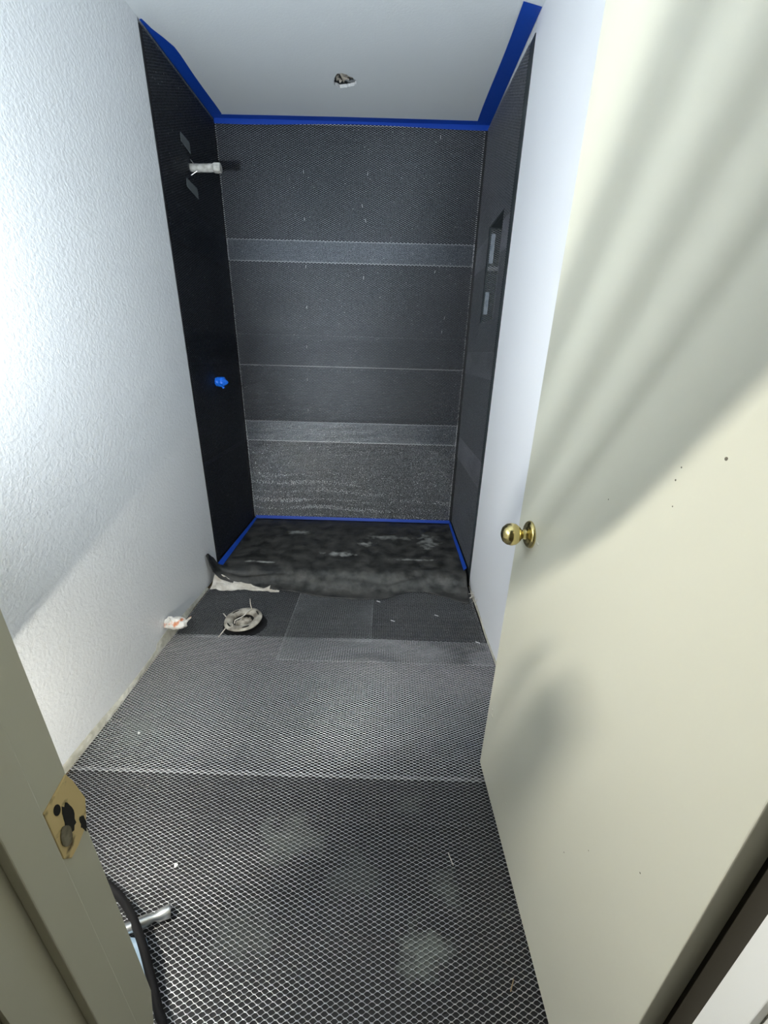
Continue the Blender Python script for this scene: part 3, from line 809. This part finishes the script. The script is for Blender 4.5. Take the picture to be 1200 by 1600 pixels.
for hd in HEADS:
    n_ = Vector(hd['n']).normalized(); q = n_.to_track_quat('Z', 'Y').to_matrix().to_4x4()
    base = Matrix.Translation(Vector(hd['p']) - Vector((POLE[0], POLE[1], .008))) @ q
    bm = bmesh.new(); hx, hy = hd['hx'], hd['hy']; bx(bm, -hx, hx, -hy, hy, -.028, -.002)
    for k in range(9): bx(bm, (-.88 + k * .21) * hx, (-.81 + k * .21) * hx, -hy * .9, hy * .9, -.034, -.028)
    bm.transform(base); ho = obj('lamp_head', bm, HOUS, wl)
    bm = bmesh.new(); bx(bm, -hx * .92, hx * .92, -hy * .9, hy * .9, -.003, -.0015); bm.transform(base); obj('lens', bm, LENS, ho)
    lo_ = area('work_light_beam', Vector(hd['p']) + n_ * .004, n_, .026 if hx > .06 else .040, .018 if hx > .06 else .007, hd['w'], hd['c'])
    if hx < .06:      # the chip strip of this head runs parallel to the other head's plate
        zx = -n_; d1 = Vector((0, -.57, .82)); xx = (d1 - zx * d1.dot(zx)).normalized(); yy = zx.cross(xx)
        mm = Matrix((xx, yy, zx)).transposed().to_4x4(); mm.translation = Vector(hd['p']) + n_ * .004; lo_.matrix_world = mm
    else:
        d1 = Vector((0, -.57, .82)); rt = Vector((POLE[0], POLE[1], .008))
        for h_, rr in ((.012, .0016), (.023, .0022), (.040, .003)):  # unseen rods added to throw thin shadow streaks across the door
            bm = bmesh.new(); c_ = Vector(hd['p']) - rt + Vector((.09, 0, 0)) + n_ * h_
            tube(bm, [c_ - d1 * .085, c_ + d1 * .085], rr, 8); obj('streak_rod', bm, STEEL, ho)

bm = bmesh.new(); tube(bm, [Vector(q) - Vector((POLE[0], POLE[1], .008)) for q in ((-.86, .38, 1.25), (-.845, .415, 1.12), (-.80, .438, 1.06), (-.75, .455, 1.06), (-.70, .45, 1.13), (-.70, .40, 1.25))], .0035, 8)  # unseen cable loop added to cast a line of shadow on the floor
obj('shadow_cable', bm, CORD, wl, True)
# low third lamp on the same pole, with a visor added unseen to cut a shadow edge on the wall
p3 = Vector((-.62, .40, .36)); rt = Vector((POLE[0], POLE[1], .008)); n3 = Vector((-.22, .93, -.28)).normalized()
N3 = Vector((.04, -.27, .96)).normalized()
z3 = -n3; x3 = Vector((1, 0, 0)); x3 = (x3 - z3 * x3.dot(z3)).normalized(); y3 = z3.cross(x3)
fr = Matrix((x3, y3, z3)).transposed().to_4x4()
bm = bmesh.new(); bx(bm, -.045, .045, -.03, .03, .006, .036)
hm = fr.copy(); hm.translation = p3 - rt; bm.transform(hm); h3 = obj('lamp_head', bm, HOUS, wl)
bm = bmesh.new(); U = []
for k in range(8):
    a_ = math.radians(-72 + 18 * k); u = Vector((math.sin(a_), math.cos(a_), 0)); u.z = (.27 * u.y - .04 * u.x) / .96
    U.append(p3 - rt + N3 * .004 + u.normalized() * (.125 if k < 5 else .065))
c0 = p3 - rt + N3 * .004 - n3 * .01
tp = [bm.verts.new(q) for q in [c0 + Vector((-.045, 0, 0))] + U + [c0 + Vector((.045, 0, 0))]]
bt = [bm.verts.new(v.co + N3 * .0015) for v in tp]
bm.faces.new(tp); bm.faces.new(bt[::-1])
for i in range(len(tp)): j = (i + 1) % len(tp); bm.faces.new([tp[i], bt[i], bt[j], tp[j]])
obj('shadow_plate', bm, CORD, h3)
bm = bmesh.new(); tube(bm, [(0, 0, .352), p3 - rt - n3 * .03], .006, 10); obj('bracket', bm, STEEL, wl, True)
l3 = area('work_light_beam', p3, n3, .045, .006, 3.2, (1.0, .95, .83)); fm = fr.copy(); fm.translation = p3 + n3 * .001; l3.matrix_world = fm

# cord
bm = bmesh.new()
cp = [(-.76, .60, .025), (-.71, .59, .022), (-.655, .566, .022), (-.608, .541, .026), (-.557, .502, .040), (-.512, .461, .048), (-.474, .421, .046), (-.448, .392, .040), (-.425, .365, .034), (-.408, .345, .030), (-.39, .27, .022), (-.37, .17, .02), (-.34, .05, .02)]
# smooth the control points
def cr(P, m_=6):
    P = [Vector(p) for p in P]; out = []
    for i in range(len(P) - 1):
        a, b, c, d = P[max(i - 1, 0)], P[i], P[i + 1], P[min(i + 2, len(P) - 1)]
        for k in range(m_):
            t = k / m_; out.append(.5 * ((2 * b) + (c - a) * t + (2 * a - 5 * b + 4 * c - d) * t * t + (3 * b - a - 3 * c + d) * t ** 3))
    out.append(P[-1]); return out
tube(bm, cr(cp), .0085, 12)
tag(obj('power_cord', bm, CORD, smooth=True), 'thick black power cord snaking over the floor behind the left jamb', 'cord')
# pale blue plastic
bm = bmesh.new(); P = []
for i in range(10):
    t = i / 9
    row = []
    for j in range(6):
        v = j / 5
        x = -.613 + .097 * v + .068 * t; y = .470 + .008 * v - .085 * t
        row.append(Vector((x, y, .020 + .012 * math.sin(5 * t + 3 * v) ** 2)))
    P.append(row)
grid(bm, P, .002)
tag(obj('plastic_sheet', bm, PBLUE, smooth=True), 'pale blue plastic lying under the black cord behind the left jamb', 'plastic sheet')
